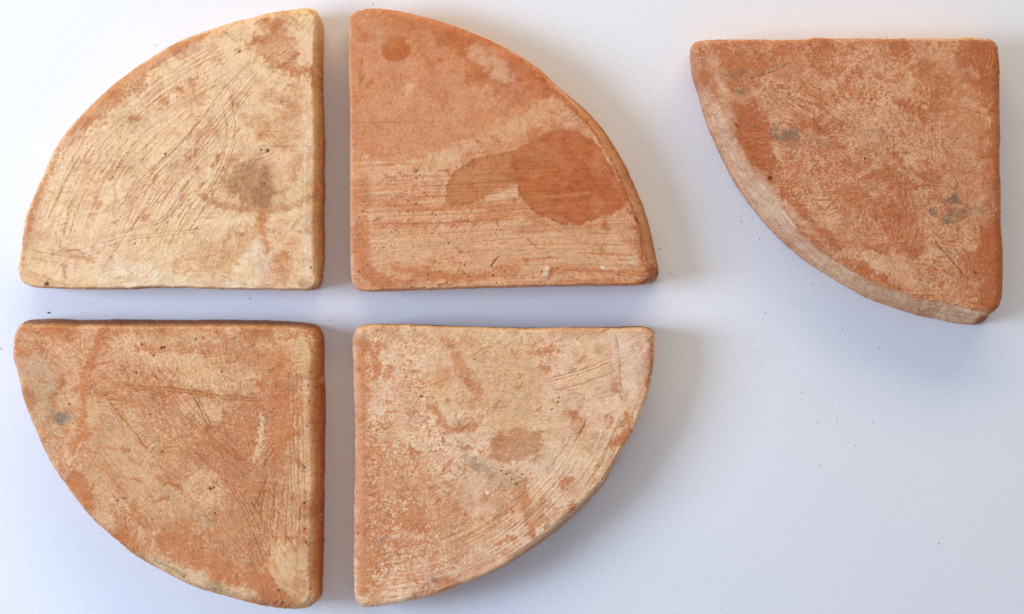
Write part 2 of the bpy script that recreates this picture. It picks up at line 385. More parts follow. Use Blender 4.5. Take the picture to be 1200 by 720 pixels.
# ---- brick coated all over in cream slip (straight sides right and below)
OUT_A = [(350,10.5,8,0),(365,9.5,8,0),(374,12.5,11,.5),(379,21,14,1),(380.5,37,16,1),(380.5,100,17,1),(382,175,17,1),(382.5,215,18,1),(382,257,18,1),
 (380,320,15,1),(376,335,10,.8),(367,341,6,.6),(350,342,5,.6),(275,340.5,4,.6),(200,338.5,4,.6),(130,340.5,4,.6),(72,339.5,4,.5),(37,337,4,.3),(26,330,4,0),(22,317,4,0),
 (25,295,4,0),(31,257,4,0),(45,220,5,0),(57,190,6,0),(68,170,7,0),(85,147,8,0),(110,120,9,0),(140,94,10,0),(175,69,10,0),(210,49.5,10,0),(250,34,9,0),(300,20,8,0),(330,13.5,8,0)]
def paint_A(p):
    OR = (196, 122, 72)
    st = p.polar(375, 350, 120, 2.6, 3); st2 = p.polar(375, 350, 60, 5.5, 3, 1)
    left = sm(300, 200, p.u) * sm(330, 250, p.v)
    p.c += 0.10 * p.n(40, 4) + 0.05 * p.n(9, 3, 1)
    p.cov(np.clip(st - .30, 0, 1) * 1.6 * left, 0.05); p.cov(np.clip(st2 - .45, 0, 1) * 1.5 * left, 0.1)
    p.h += left * (.35 * st + .2 * st2)
    p.mul(sm(.0, .9, p.n(60, 4, 3)), (.97, .92, .84))
    p.mul(sm(.1, .8, p.n(22, 4, 4)), (.95, .90, .82))
    # diagonal brushing on the right half
    d = p.streak(-32, 60, 4, 3, 5); p.mul(sm(.1, .8, d) * sm(240, 290, p.u), (.95, .89, .80)); p.h += .12 * d * sm(240, 290, p.u)
    # bare clay shows along the rounded rim
    band = p.stroke([(78,158),(110,124),(140,98),(175,74),(210,54),(240,41)], 7.5, 3, 2)
    p.cov(band, .4); p.tint(band, (214, 154, 108), .7)
    p.cov(p.stroke([(100,150),(118,128),(140,112),(165,98)], 7, 6, 6), .35, .5)
    p.cov(p.stroke([(26,325),(27,292),(35,255),(50,215),(68,176)], 4, 3, 2), .45, .35)
    # brown wet-looking stain
    p.tint(p.poly([(276,190),(300,172),(330,190),(334,225),(322,250),(300,244)], 8, 8), (212, 168, 126), .5)
    p.tint(p.stroke([(234,228),(256,240),(282,246),(310,247),(345,241),(376,224)], 4, 3.5, 2), (206, 150, 104), .75)
    p.tint(p.poly([(214,205),(245,225),(280,245),(330,245),(358,238),(350,225),(300,215),(250,205)], 8, 8), (222, 180, 138), .45)
    # runs below it
    p.tint(p.stroke([(306,248),(306,268),(310,282),(310,293)], 5, 4, 4), (208, 138, 84), .8)
    p.tint(p.poly([(218,299),(238,285),(268,281),(290,262),(308,262),(300,288),(282,300),(270,318),(236,318),(222,310)], 5, 10), (222, 176, 128), .65)
    p.tint(p.stroke([(300,278),(285,282),(276,292)], 1.5, 2, 3), (200, 138, 88), .6)
    p.tint(p.blob(275, 303, 8, 5, .4, .8, 4), (206, 150, 98), .6)
    for x, y, r, q in ((331,303,6,.8),(322,318,16,.4),(345,280,7,.35),(340,318,8,.4),(208,310,7,.45),(312,268,6,.5),(341,208,4,.7),(332,262,5,.4),(262,290,9,.3)):
        p.tint(p.blob(x, y, r, r * 1.2, 0, .8, 5, 2), (204, 132, 78), q)
    p.cov(p.blob(330, 308, 20, 18, 0, .9, 8), .62, .55)
    # orange rubbed patch near the top point
    m = p.poly([(292,50),(306,30),(326,24),(340,42),(354,68),(363,90),(350,93),(326,84),(306,70)], 6, 7)
    p.cov(m, .48, .5); p.tint(m, (214, 154, 106), .35)
    m = p.poly([(290,50),(296,40),(312,40),(322,28),(326,34),(318,50),(304,54)], 3, 5); p.tint(m, (188, 116, 68), .75)
    p.tint(p.stroke([(306,66),(330,78),(350,84),(360,84)], 3.5, 3, 3), (196, 124, 72), .7)
    p.tint(p.stroke([(364,82),(367,92),(368,102)], 2.6, 2, 2), (178, 102, 52), .8)
    p.tint(p.stroke([(308,22),(318,26),(324,34)], 1.8, 1.5, 1), (190, 116, 66), .7)
    p.tint(p.stroke([(340,20),(350,28),(356,36)], 1.2, 1.2, 1), (196, 130, 80), .6)
    for x, y, rx, ry, q in ((332,134,14,9,.55),(312,156,16,8,.6),(326,110,16,6,.4),(337,120,8,14,.3),(230,112,13,11,.5),(208,107,4.5,5,.85),(226,97,4,5,.75),(192,121,4,8,.8),
                            (186,128,8,3,.5),(121,145,5,3,.8),(136,112,8,4,.6),(253,70,5,5,.5),(240,86,4,4,.4),(210,66,10,4,.5),(300,100,20,10,.25),(236,158,16,7,.5),
                            (128,204,6,5,.6),(114,240,3.5,6,.75),(106,254,6,4,.5),(104,187,8,3,.4),(135,240,8,9,.3),(268,105,5,10,.5),(246,150,6,12,.4),(272,118,4,6,.6)):
        p.tint(p.blob(x, y, rx, ry, -.5, .8, 5, 2), (202, 132, 80), q)
    for x, y, rx, ry, q in ((340,150,10,22,.35),(345,195,8,20,.35),(335,120,20,8,.4),(300,140,22,8,.35),(320,165,18,6,.4),(348,110,9,16,.35),(270,190,14,8,.3),(292,210,12,30,.25)): p.tint(p.blob(x, y, rx, ry, .35, .9, 6), (202, 142, 94), min(1, q * 1.6))
    p.tint(p.poly([(122,138),(140,150),(152,158),(172,146),(176,134),(160,130),(140,132)], 6, 6), (204, 166, 120), .6)
    # lower left: tan skin and a chip
    p.tint(p.poly([(24,314),(46,322),(70,331),(112,338),(60,344),(24,338)], 2.5, 3), (218, 172, 122), .6)
    p.tint(p.stroke([(26,316),(48,323),(72,333),(112,337)], 1, 1, 1), (196, 140, 90), .5)
    m = p.stroke([(62,296),(82,297),(98,303),(108,305)], 3, 2.5, 3); p.tint(m, (204, 148, 96), .65); p.h -= .5 * m
    p.tint(p.stroke([(78,295),(84,293),(94,294),(98,300)], .9, .8, 1), (150, 100, 60), .6)
    p.tint(p.poly([(110,322),(190,312),(210,322),(262,326),(310,336),(250,339),(130,338)], 5, 4), (240, 218, 184), .55)
    p.tint(p.stroke([(205,320),(240,318),(262,325),(285,333),(320,337)], .9, .8, 1.5), (206, 158, 110), .6)
    p.tint(p.poly([(286,292),(306,280),(312,296),(322,300),(312,330),(296,322),(284,306)], 4, 6), (238, 214, 180), .55)
    # tool scratches
    D = (158, 98, 54)
    p.scr([(137,247),(172,210),(210,171),(236,140),(265,102),(293,73)], .7, .6, .45, D, 1, .6)
    p.bundle([(140,242),(176,206),(214,172),(246,136),(290,84)], (-4, 5, 9), .6, .4, .45)
    p.bundle([(158,262),(190,222),(232,176),(286,106)], (0, 4, 8), .6, .4, .5)
    p.bundle([(264,124),(269,150),(262,185),(240,226),(214,265)], (-9, -5.5, 0, 4), .6, .4, .42)
    p.bundle([(160,262),(178,230),(206,190)], (0, 3), .6, .4, .5)
    p.bundle([(192,262),(204,240),(222,214)], (0, 4), .7, .5, .5)
    p.bundle([(112,280),(145,270),(178,262),(194,254),(210,236)], (0, 3), .6, .4, .45)
    p.bundle([(118,286),(150,278),(200,272),(256,267)], (0, 4), .6, .4, .4)
    p.scr([(120,319),(136,292),(150,272),(170,246)], .6, .4, .5, D)
    p.scr([(57,256),(66,236),(78,210),(93,184)], .9, .6, .7, D)
    p.bundle([(72,282),(80,262),(86,238),(98,212)], (0, 5), .5, .3, .35)
    p.bundle([(35,292),(54,297),(72,300)], (0, 9), .5, .3, .5)
    p.bundle([(150,140),(185,112),(225,86),(255,68)], (-14, -8, -3, 3, 8, 14, 20, 26), .5, .3, .35)
    p.bundle([(100,215),(130,172),(165,140)], (-16, -9, -3, 4, 10, 16, 22, 29), .5, .3, .3)
    p.bundle([(200,88),(235,70),(262,58)], (0, 5), .7, .4, .55)
    p.scr([(46,218),(56,224),(68,226)], .5, .3, .4, D); p.scr([(302,172),(330,172),(362,171)], .6, .4, .4, D); p.scr([(357,150),(356,190),(355,250)], .6, .5, .4, D)
    p.scr([(262,36),(270,44),(278,50)], .6, .3, .6, D); p.scr([(128,190),(134,183),(142,186),(143,194)], .5, .3, .5, D); p.scr([(134,216),(136,232),(132,250),(140,262)], .5, .3, .45, D)
    rr = random.Random(3)
    for _ in range(70):
        x, y = rr.uniform(60, 350), rr.uniform(60, 330); a = math.atan2(y - 345, x - 378) + math.pi / 2 + rr.uniform(-.4, .4); l = rr.uniform(4, 16)
        p.scr([(x, y), (x + l * math.cos(a), y + l * math.sin(a))], .45, .25, rr.uniform(.2, .6), D)
    p.dots([(314,177,2.4),(306,176,1.3),(194,180.5,1.5),(196,261,1),(158,286,1),(141,325,.9),(311,216,1.6),(105,300,.8),(281,61,1.5)], (92, 74, 52))
    p.dots([(55,333,2.4)], (104, 58, 26), 2, 1.5)
    # straight right flank: yellowish slip fading to bare clay, its shade painted in too
    r = sm(352, 366, p.u)
    p.tint(r * sm(.02, .2, p.side), (222, 176, 118), .6)
    p.tint(p.stroke([(372,60),(374,120),(375,200),(374,300)], 5, 4, 3) , (206, 142, 84), .45)
    p.tint(sm(.22, .5, p.side) * r, (212, 148, 92), .75, .5); p.tint(sm(.55, 1., p.side) * r, (180, 106, 58), .7, .4)
    p.tint(p.blob(374, 222, 6, 9, 0, .7, 3), (196, 112, 56), .7)
    p.tint(p.blob(357, 332, 9, 4, .2, .8, 4), (150, 122, 84), .5)
    p.tint(p.stroke([(355,165),(357,215),(356,270),(358,320)], 2.2, 2, 1), (236, 216, 178), .5)
    b = sm(.35, .6, p.side) * sm(332, 340, p.v); p.tint(b, (176, 100, 58), .7)
    t = sm(80, 30, p.v) * sm(.05, .4, p.side); p.tint(t, (232, 190, 130), .5)
    p.tint(p.poly([(262,205),(284,184),(312,186),(332,210),(330,242),(306,252),(276,240)], 5, 7), (206, 158, 114), .5)
    m = p.poly([(263,212),(268,199),(284,190),(304,192),(319,206),(322,236),(312,246),(288,244),(272,230)], 3, 5)
    p.tint(m * np.clip(.85 + .45 * p.streak(62, 14, 2, 3, 2), 0, 1), (172, 122, 84), .8, .6); p.sm = m * .3
    p.tint(p.poly([(300,222),(316,214),(322,238),(308,247),(292,243)], 3, 5), (160, 110, 72), .5, .6)
    p.tint(p.stroke([(234,228),(256,240),(282,246),(310,247),(345,241),(376,224)], 2.6, 2.4, 2), (204, 146, 100), .6)
    p.tint(p.stroke([(306,250),(306,268),(310,282),(310,293)], 3.4, 3, 4), (204, 134, 82), .6)
    p.tint(p.poly([(218,299),(238,285),(268,281),(290,265),(300,288),(282,300),(270,318),(236,318)], 4, 9), (216, 168, 118), .5)
    p.p += .35 * sm(-.2, .5, p.n(40, 3, 9))

# ---- brick with the orange spill-shaped stain
OUT_B = [(409.5,30,4,0),(410,19,4,0),(415,14.5,4,0),(424,12.5,4,0),(431,10,5,0),(450,10.5,6,0),(475,14.5,7,0),(512,24.5,8,0),(550,36.5,8,.1),(590,54.5,9,.2),(627,75,10,.4),(652,95,11,.6),
 (677,116,13,.8),(702,142,14,.9),(722,172,15,1),(740,205,16,1),(755,242,17,1),(765,275,18,1),(770,302,18,1),(773,320,16,1),(769,330,12,1),(760,334,6,.7),(690,336,4.5,.5),(590,338.5,4.5,.5),
 (475,341.5,5,.4),(425,342,5,.3),(416,337,5,0),(412,327,5,0),(411,270,5,0),(410,170,4,0),(409,60,4,0)]
def paint_B(p):
    p.c += .10 * p.n(34, 4) + .05 * p.n(8, 3, 2)
    up = sm(200, 160, p.v)
    p.tint(up, (212, 146, 104), .5, .3); p.k *= 1 - .4 * up; p.sm = .35 * up
    p.mul(sm(0, .8, p.n(50, 4, 3)), (.98, .92, .86))
    hs = p.streak(2, 90, 3.2, 4, 1); hs2 = p.streak(3, 160, 9, 3, 2)
    low = sm(172, 205, p.v + 8 * p.wu)
    p.cov(low, .58, .42); p.tint(low, (220, 162, 120), .5); p.c += low * (.30 * hs + .28 * hs2); p.h += .35 * hs * low
    p.mul(sm(.2, .8, hs2) * low, (1.0, .98, .94))
    # pale rubbed band sweeping up to the rim and round the stain
    p.cov(p.stroke([(470,200),(520,186),(560,168),(610,146),(650,130)], 7, 8, 6), .72, .7)
    p.cov(p.stroke([(625,130),(650,118),(672,136),(694,160)], 10, 7, 4), .82, .8)
    p.cov(p.stroke([(672,140),(705,172),(728,210),(742,250),(746,300)], 7, 6, 3), .74, .95)
    p.cov(p.poly([(425,275),(470,262),(560,250),(600,262),(690,275),(740,270),(745,325),(640,318),(560,305),(470,312),(440,310)], 14, 10), .66, .55)
    p.cov(p.poly([(438,285),(462,282),(475,300),(462,318),(440,308)], 8, 6), .95, .35)
    # upper darker, redder skin along the rim
    m = p.poly([(440,16),(480,18),(530,32),(580,52),(620,76),(652,104),(640,112),(612,98),(570,100),(545,76),(520,52),(470,34)], 8, 9); p.cov(m, .18, .3); p.tint(m, (190, 104, 58), .55)
    m = p.poly([(540,60),(560,66),(585,92),(640,110),(620,126),(588,112),(556,88)], 9, 9); p.tint(m, (192, 108, 62), .6)
    p.tint(p.poly([(506,36),(530,40),(550,56),(534,60),(512,52)], 6, 6), (186, 98, 52), .55)
    m = p.stroke([(553,58),(570,70),(584,80),(598,96)], 8, 5, 5); p.cov(m, .78, .6); p.tint(m, (224, 176, 142), .55)
    p.cov(p.blob(575, 62, 10, 7, .3, .8, 4), .8, .6)
    p.tint(p.poly([(416,20),(470,22),(520,40),(560,90),(500,82),(470,60),(430,36)], 12, 10), (202, 128, 80), .45)
    # round spot and small marks
    m = p.blob(464, 57, 17, 15, .1, .18, 3); p.tint(m, (188, 104, 54), .95, .3); p.cov(m, .3, .15)
    p.tint(p.blob(450, 46, 14, 10, .2, .8, 5), (204, 150, 116), .4)
    for x, y, rx, ry, q in ((504,75,6,7,.55),(517,71,3,3,.7),(549,97,4,4,.6),(424,73,2,4,.85),(423,92,3,8,.6),(579,112,2.5,2.5,.6),(487,198,4.5,6,.6),(711,266,5,4.5,.85),(430,46,12,5,.4),(610,120,5,5,.4)):
        p.tint(p.blob(x, y, rx, ry, .1, .5, 2), (184, 100, 48), q)
    p.cov(p.blob(480, 103, 5, 6, 0, .7, 2), .9, .6); p.cov(p.blob(508, 48, 5, 8, 0, .7, 2), .8, .6)
    # the big stain: pale left lobe, dense right lobe, crisp tide line
    lob = p.poly(crisp=True, pts=[(524,236),(524,222),(532,204),(548,191),(572,182),(604,178),(640,170),(640,214),(607,215),(588,222),(562,231),(542,241)], soft=1.8, warp=3)
    big = p.poly(crisp=True, pts=[(600,182),(622,166),(650,154),(678,156),(700,172),(722,206),(736,236),(728,247),(706,254),(686,262),(664,261),(640,254),(622,242),(610,228),(606,212)], soft=2.4, warp=3.5); p.sm = np.maximum(p.sm, np.maximum(lob, big))
    p.tint(lob, (200, 134, 86), .86, .3); p.tint(p.poly([(575,190),(600,182),(640,170),(640,214),(607,214),(585,215)], 14, 4) * lob, (198, 120, 68), .8, .3); p.cov(lob, .4, .18)
    p.tint(big, (190, 106, 58), .92, .35); p.cov(big, .3, .12)
    p.tint(p.stroke([(545,190),(532,204),(525,222),(525,237),(540,241)], 1.2, 1.2, 2), (190, 118, 66), .55)
    p.tint(p.stroke([(607,214),(611,230),(624,244),(645,257),(670,262),(700,256)], 1.6, 1.5, 3), (182, 98, 50), .6)
    p.tint(p.poly([(650,210),(690,190),(722,215),(734,240),(700,252),(660,252),(640,236)], 16, 8), (190, 102, 54), .5)
    p.tint(big * sm(-.1, .5, p.n(36, 4, 13)), (178, 98, 54), .55, .5); p.tint(big * sm(.0, .5, p.n(30, 4, 14)), (208, 140, 94), .4, .6)
    p.tint(p.stroke([(612,172),(640,156),(668,152),(694,164)], 2.2, 2, 3), (184, 104, 58), .5); p.tint(p.blob(640, 180, 26, 14, -.3, .9, 8), (206, 136, 88), .4)
    p.tint(p.stroke([(538,240),(555,235),(566,233)], 2.4, 2, 2), (194, 108, 56), .6)
    m = (lob + big).clip(0, 1); p.mul(m * sm(0, .7, p.streak(2, 70, 5, 3, 6)), (.95, .90, .84)); p.mul(m * sm(.1, .7, p.n(14, 4, 7)), (.96, .91, .86))
    p.tint(p.stroke([(622,231),(660,230),(690,226)], 1.6, 1.5, 1), (210, 142, 92), .5); p.tint(p.stroke([(625,247),(650,243),(672,242)], 1.2, 1.5, 1), (212, 142, 92), .5)
    p.tint(p.stroke([(545,198),(580,196),(625,197)], 1, 1, .6), (190, 116, 66), .5)
    for x, y in ((676,196),(654,203),(680,186)): p.cov(p.blob(x, y, 4, 3, .5, .9, 3), .8, .8)
    # orange drag lines at the foot of the face
    for pts, wd, q in (([(424,262),(422,290),(427,314),(436,326),(452,330)], 7, .75),([(462,314),(500,320),(540,326),(572,322)], 4, .7),([(510,326),(548,325),(580,322)], 3, .6),([(580,316),(594,318),(606,316)], 4, .5),
                       ([(655,331),(700,332),(752,332)], 2.2, .85),([(640,318),(668,315),(700,318),(748,322)], 2.6, .6),([(596,308),(620,306),(648,302)], 1.6, .5),([(676,296),(710,298),(748,299)], 1.3, .6),
                       ([(470,246),(540,244),(600,240),(660,238)], 2.5, .45),([(440,262),(520,262),(600,255)], 2.2, .4),([(600,272),(650,270),(690,268)], 1.4, .5),([(420,232),(470,240),(520,246)], 3, .35),([(560,255),(600,248),(640,262)], 5, .3)):
        m = p.stroke(pts, wd, wd, 2, 1.5); p.tint(m, (200, 122, 70), q * .75); p.cov(m, .35)
    p.tint(p.stroke([(420,190),(419,240),(420,300)], 8, 7, 4), (210, 140, 92), .45)
    p.tint(p.blob(740, 305, 8, 7, 0, .9, 4), (234, 206, 176), .6); p.dots([(707,314,2.6),(642,315,2.6),(640,320,4)], (240, 214, 180), 2, -.6)
    p.scr([(575,313),(580,306),(585,301)], .8, .8, .8, (120, 64, 30)); p.scr([(575,310),(578,314)], .6, .5, .6, (120, 64, 30))
    p.scr([(569,316),(570,328)], .7, .4, .6, (150, 84, 40)); p.scr([(618,182),(622,190),(628,196),(634,186)], .5, .3, .5, (150, 80, 40))
    p.scr([(415,145),(455,144),(520,143)], .6, .3, .3); p.scr([(470,90),(520,118),(545,150)], .6, .3, .3)
    p.bundle([(430,250),(520,248),(640,240)], (-30, -18, -8, 4, 14, 26, 40), .6, .35, .3)
    p.bundle([(600,300),(670,298),(740,300)], (-12, -5, 5, 12, 20), .6, .35, .35)
    p.p += .95 * low * sm(-.3, .5, p.n(40, 3, 9)) * (1 - m) + .25
    # rim: dark skin, pale ridge, dark foot
    arc = sm(40, 90, (p.u - 410) * .7 + (340 - p.v) * .15) * sm(.0, .05, p.side)
    rim = p.stroke([(620,82),(655,112),(688,142),(714,174),(732,210),(744,250),(752,290),(756,318)], 3.6, 3, 2); p.tint(rim, (186, 98, 48), .75); p.h -= .6 * rim
    rdg = p.stroke([(640,90),(668,112),(694,140),(716,172),(734,206),(748,244)], 2.4, 1.6, 1.5); p.tint(rdg, (226, 174, 124), .8); p.h += .8 * rdg
    f = sm(.18, .5, p.side) * sm(500, 640, p.u); p.tint(f, (206, 144, 92), .55)
    p.tint(sm(.55, .9, p.side) * sm(560, 640, p.u), (158, 86, 44), .6)
    p.tint(p.stroke([(750,248),(758,276),(764,304)], 4, 3, 3), (188, 100, 50), .6)
    p.tint(p.stroke([(746,252),(750,262)], 2, 2, 2), (150, 74, 34), .7)
    p.tint(p.poly([(750,322),(762,312),(800,306),(840,340),(820,390),(758,350)], 3, 3), (150, 72, 36), .8, .4)
    p.tint(lob * (1 - big), (196, 126, 78), .7, .35); p.tint(p.stroke([(600,179),(572,183),(547,192),(532,204),(524,222),(524,238),(540,242),(564,232),(590,223),(606,215)], 1.3, 1.2, 2.5), (178, 106, 60), .6, .4)
    p.tint(p.stroke([(606,214),(611,231),(624,245),(645,257),(670,263),(702,256)], 1.4, 1.3, 3), (168, 88, 46), .55, .4)
    p.tint(sm(.3, .6, p.side) * sm(330, 338, p.v) * sm(440, 410, -p.u + 850), (206, 142, 96), .5)
    p.tint(sm(.02, .25, p.side) * sm(420, 412, p.u), (226, 178, 138), .7)

# ---- brick with slanting scratches, a pale flake at its point and an upper flank with painted shadow
OUT_C = [(17.5,397,3,0),(19,385,5,.4),(22.5,377.5,8,.8),(30,374.5,11,1),(110,374,12,1),(210,374.5,12,1),(250,374.2,12,1),(325,375.5,12,1),(360,378,13,1),(373,382,15,1),(379.5,392.5,18,1),(382,427,20,1),(383,490,21,1),
 (382.5,540,21,1),(382,590,21,1),(380.5,640,21,1),(379,690,19,.9),(376,704,14,.5),(367.5,711,10,.2),(355,714,9,.1),(325,712.5,9,.1),(287,705,9,.1),(250,695,9,.1),(225,686,8,0),(185,666,7,0),(157,649,6,0),(130,626,5,0),
 (105,602,4.5,0),(80,571,4,0),(60,541,4,0),(47,515,3.5,0),(32,477,3,0),(21,434,3,0),(17,418,3,0)]
def paint_C(p):
    OR = (204, 126, 72)
    p.c += .22 * p.n(26, 5) + .12 * p.n(9, 4, 1)
    p.mul(sm(0, .8, p.n(46, 4, 3)), (.98, .93, .86)); p.mul(sm(.1, .8, p.n(15, 4, 4)), (.96, .91, .85))
    d = p.streak(-42, 46, 2.6, 3, 1, 6); p.c += .20 * d; p.h += .3 * d
    # broad bare zones
    p.cov(p.poly([(190,480),(270,470),(335,500),(340,560),(322,600),(312,640),(300,670),(250,655),(200,628),(150,600),(190,560),(240,560),(225,520)], 16, 14), .22, .4)
    m = p.poly([(196,618),(230,640),(262,658),(300,668),(316,664),(332,692),(300,692),(258,676),(214,656),(182,634)], 6, 9); p.cov(m, .15, .35); p.tint(m, (204, 124, 68), .45)
    m = p.poly([(320,410),(340,404),(344,460),(338,540),(322,545),(316,480)], 8, 8); p.cov(m, .15, .4); p.tint(m, (212, 132, 76), .45)
    m = p.poly([(200,400),(260,398),(330,420),(300,440),(250,418),(210,424)], 10, 10); p.cov(m, .2, .45)
    p.cov(p.poly([(150,440),(180,445),(200,470),(190,490),(160,480),(130,460)], 10, 10), .25, .45)
    # pale zones
    p.cov(p.poly([(215,430),(260,425),(300,440),(306,456),(260,462),(215,450)], 8, 9), .85, .5)
    p.cov(p.poly([(205,470),(232,462),(268,476),(252,500),(240,500)], 5, 6), .82, .5)
    p.cov(p.poly([(208,560),(240,548),(262,580),(252,598),(220,596)], 8, 9), .86, .45)
    p.cov(p.poly([(112,472),(150,500),(192,548),(226,590),(190,606),(150,580),(104,530)], 10, 9), .72, .35)
    p.tint(p.poly([(112,472),(150,500),(192,548),(226,590),(190,606),(150,580),(104,530)], 12, 9), (216, 168, 122), .45)
    p.cov(p.poly([(332,402),(362,394),(364,460),(346,470),(338,440)], 6, 6), .9, .4)
    p.cov(p.stroke([(352,460),(352,560),(350,640)], 10, 8, 4), .78, .45)
    p.cov(p.poly([(120,396),(200,392),(300,392),(330,394),(300,400),(200,402),(130,404)], 5, 4), .9, .35)
    p.cov(p.stroke([(150,410),(190,420),(235,424)], 7, 6, 6), .85, .5)
    # pale flake with a crisp edge at the lower point
    fl = p.poly(crisp=True, pts=[(319,648),(315,666),(326,686),(342,702),(352,710),(362,700),(362,640),(350,626),(326,634)], soft=1.6, warp=2.5)
    p.cov(fl, .92, .35); p.tint(fl, (226, 182, 132), .6); p.h += 1.3 * fl
    p.tint(fl * sm(.0, .5, p.n(14, 3, 12)), (212, 146, 90), .6)
    p.tint(p.stroke([(350,634),(348,660),(346,680)], .8, .8, 1.5), (186, 106, 54), .6); p.tint(p.stroke([(326,632),(336,630),(350,630)], 1, 1, 2), (190, 112, 58), .6)
    # left part: greyish skin, soot, orange runs
    p.tint(p.poly([(20,425),(60,420),(72,450),(70,500),(60,530),(40,490)], 8, 8), (190, 160, 126), .5)
    p.tint(p.blob(75, 490, 13, 7, -.1, .6, 5), (112, 104, 92), .7); p.tint(p.blob(66, 484, 7, 5, .3, .8, 4), (140, 126, 106), .5)
    for pts, wd, q in (([(122,386),(112,408),(104,432),(98,450),(97,480),(97,520)], 5, .75),([(75,440),(66,458),(64,474)], 3, .75),([(62,482),(54,498),(46,512)], 3, .5),([(112,500),(104,508),(96,516),(88,528)], 4, .6),
                       ([(46,516),(62,514),(78,508)], 2, .6),([(24,384),(50,386),(74,388)], 5, .7),([(70,396),(84,398)], 4, .85),([(20,398),(22,414)], 5, .8),([(112,400),(128,396),(140,384)], 4, .4),([(30,414),(44,408),(60,396)], 3, .4),
                       ([(100,528),(120,524),(150,530)], 3, .35),([(88,556),(98,566),(106,582)], 5, .5),([(80,565),(94,580),(106,592)], 6, .75),([(134,622),(148,634),(158,644)], 6, .7),([(122,548),(146,580),(160,606)], 4, .35),
                       ([(150,452),(215,458),(262,464),(310,468)], 3, .6),([(160,408),(196,412)], 3, .6),([(222,536),(234,542)], 2.6, .85),([(248,614),(262,626)], 4, .6),([(184,562),(204,566),(210,576)], 4, .5),([(96,450),(120,462),(150,470)], 6, .4),
                       ([(328,398),(344,394),(352,392)], 2.2, .7),([(346,456),(346,490),(345,520)], 2.2, .75),([(352,462),(350,500)], 1.2, .5),([(284,520),(282,492),(280,484)], 3, .5),([(300,448),(312,452)], 4, .7)):
        m = p.stroke(pts, wd, wd * .8, 4, 2); p.tint(m, (202, 122, 66), q * .8); p.cov(m, .3)
    m = p.stroke([(307,484),(307,508),(304,526),(297,540)], 2.6, 1.6, 2); p.tint(m, (234, 200, 158), .6); p.cov(m, .95, .3); p.h += .5 * m
    m = p.stroke([(96,520),(88,536),(80,548)], 1.6, 1.2, 1.5); p.tint(m, (232, 190, 146), .8); p.h += .5 * m
    p.tint(p.blob(240, 610, 14, 10, .4, .8, 6), (192, 164, 130), .4); p.tint(p.blob(196, 580, 10, 6, .4, .8, 6), (180, 154, 122), .4)
    # scratches
    D = (150, 84, 44); W = (228, 182, 136)
    p.scr([(122,463),(150,498),(176,530),(192,552)], .8, .7, .6, D); p.scr([(128,462),(156,496)], .6, .4, .4, W)
    p.bundle([(150,452),(215,457),(270,465),(312,468)], (0, 3.5), .7, .5, .45)
    p.bundle([(226,456),(236,474),(250,504)], (0, 4), .8, .5, .6)
    p.bundle([(170,440),(200,470),(240,515),(290,560)], (-22, -14, -8, 0, 6, 12, 19, 27), .55, .4, .35)
    p.bundle([(130,480),(170,512),(230,548)], (-10, 0, 9, 20, 31), .55, .35, .35)
    p.bundle([(110,525),(150,575),(210,630)], (-8, -2, 4, 10, 17), .6, .45, .4)
    p.bundle([(112,522),(154,574),(212,628)], (-5, 6, 13), .6, -.4, .4, W)
    rr = random.Random(31)
    for k in range(26):
        x = rr.uniform(300, 358); y0 = rr.uniform(520, 590); y1 = rr.uniform(600, 650); t_ = (y1 - y0) * rr.uniform(.0, .22) * (1 if x < 335 else .3)
        p.scr([(x + t_, y0), (x + t_ * .35, (y0 + y1) / 2), (x, y1)], rr.uniform(.4, .7), rr.choice((.6, -.4)), rr.uniform(.2, .5), rr.choice(((186, 112, 62), W)), 1.5, .7)
    p.bundle([(272,560),(290,590),(308,630),(318,655)], (0, 4, 8), .7, .5, .4); p.bundle([(318,560),(300,598),(286,610)], (0, 4), .7, .5, .4)
    p.bundle([(348,440),(350,520),(352,620)], (-6, 0, 5, 9), .6, .5, .4)
    p.bundle([(256,612),(276,632),(296,652)], (0, 6), .7, .4, .4, W)
    rr = random.Random(5)
    for _ in range(110):
        x, y = rr.uniform(40, 350), rr.uniform(395, 690); a = rr.gauss(.75, .45); l = rr.uniform(4, 18)
        p.scr([(x, y), (x + l * math.cos(a), y + l * math.sin(a))], .5, rr.choice((.35, -.3)), rr.uniform(.2, .55), rr.choice((D, W)))
    p.dots([(190,530,1.8),(247,573,2.2),(251,572,1.3),(82,474,1.2),(166,404,1.5),(190,408,2),(193,407,1.6),(180,417,1.5),(160,437,1.4),(176,486,1.2),(260,436,1.3),(327,692,1.5),(138,587,1.3),(146,584,1.1),(108,452,1.2),(230,398,1.3),(238,396,1.1),(252,602,1.2)], (84, 60, 40))
    p.p += .6 * sm(-.2, .5, p.n(40, 3, 9))
    # rim along the arc: pale slip on the lower half
    m = p.stroke([(160,650),(190,664),(225,681),(262,692),(300,702)], 9, 4, 3); p.cov(m, .92, .4); p.tint(m, (224, 192, 150), .6)
    p.tint(p.blob(255, 690, 14, 6, .3, .8, 4), (152, 134, 104), .5); p.tint(p.stroke([(180,658),(205,668),(222,680)], 1.6, 1.5, 2), (120, 90, 56), .5)
    p.tint(p.stroke([(118,606),(136,622)], 5, 4, 3), (226, 190, 146), .6)
    # upper flank: neighbour's shadow painted brown; right: yellowish to bare clay, shade painted in
    tp = sm(392, 384, p.v); p.tint(tp * sm(0, .1, p.side), (226, 186, 134), .45); p.tint(tp * sm(.1, .4, p.side), (172, 122, 84), .85, .3)
    r = sm(358, 368, p.u); p.tint(r * sm(.0, .25, p.side), (224, 176, 116), .65); q = p.streak(88, 60, 3, 3, 8)
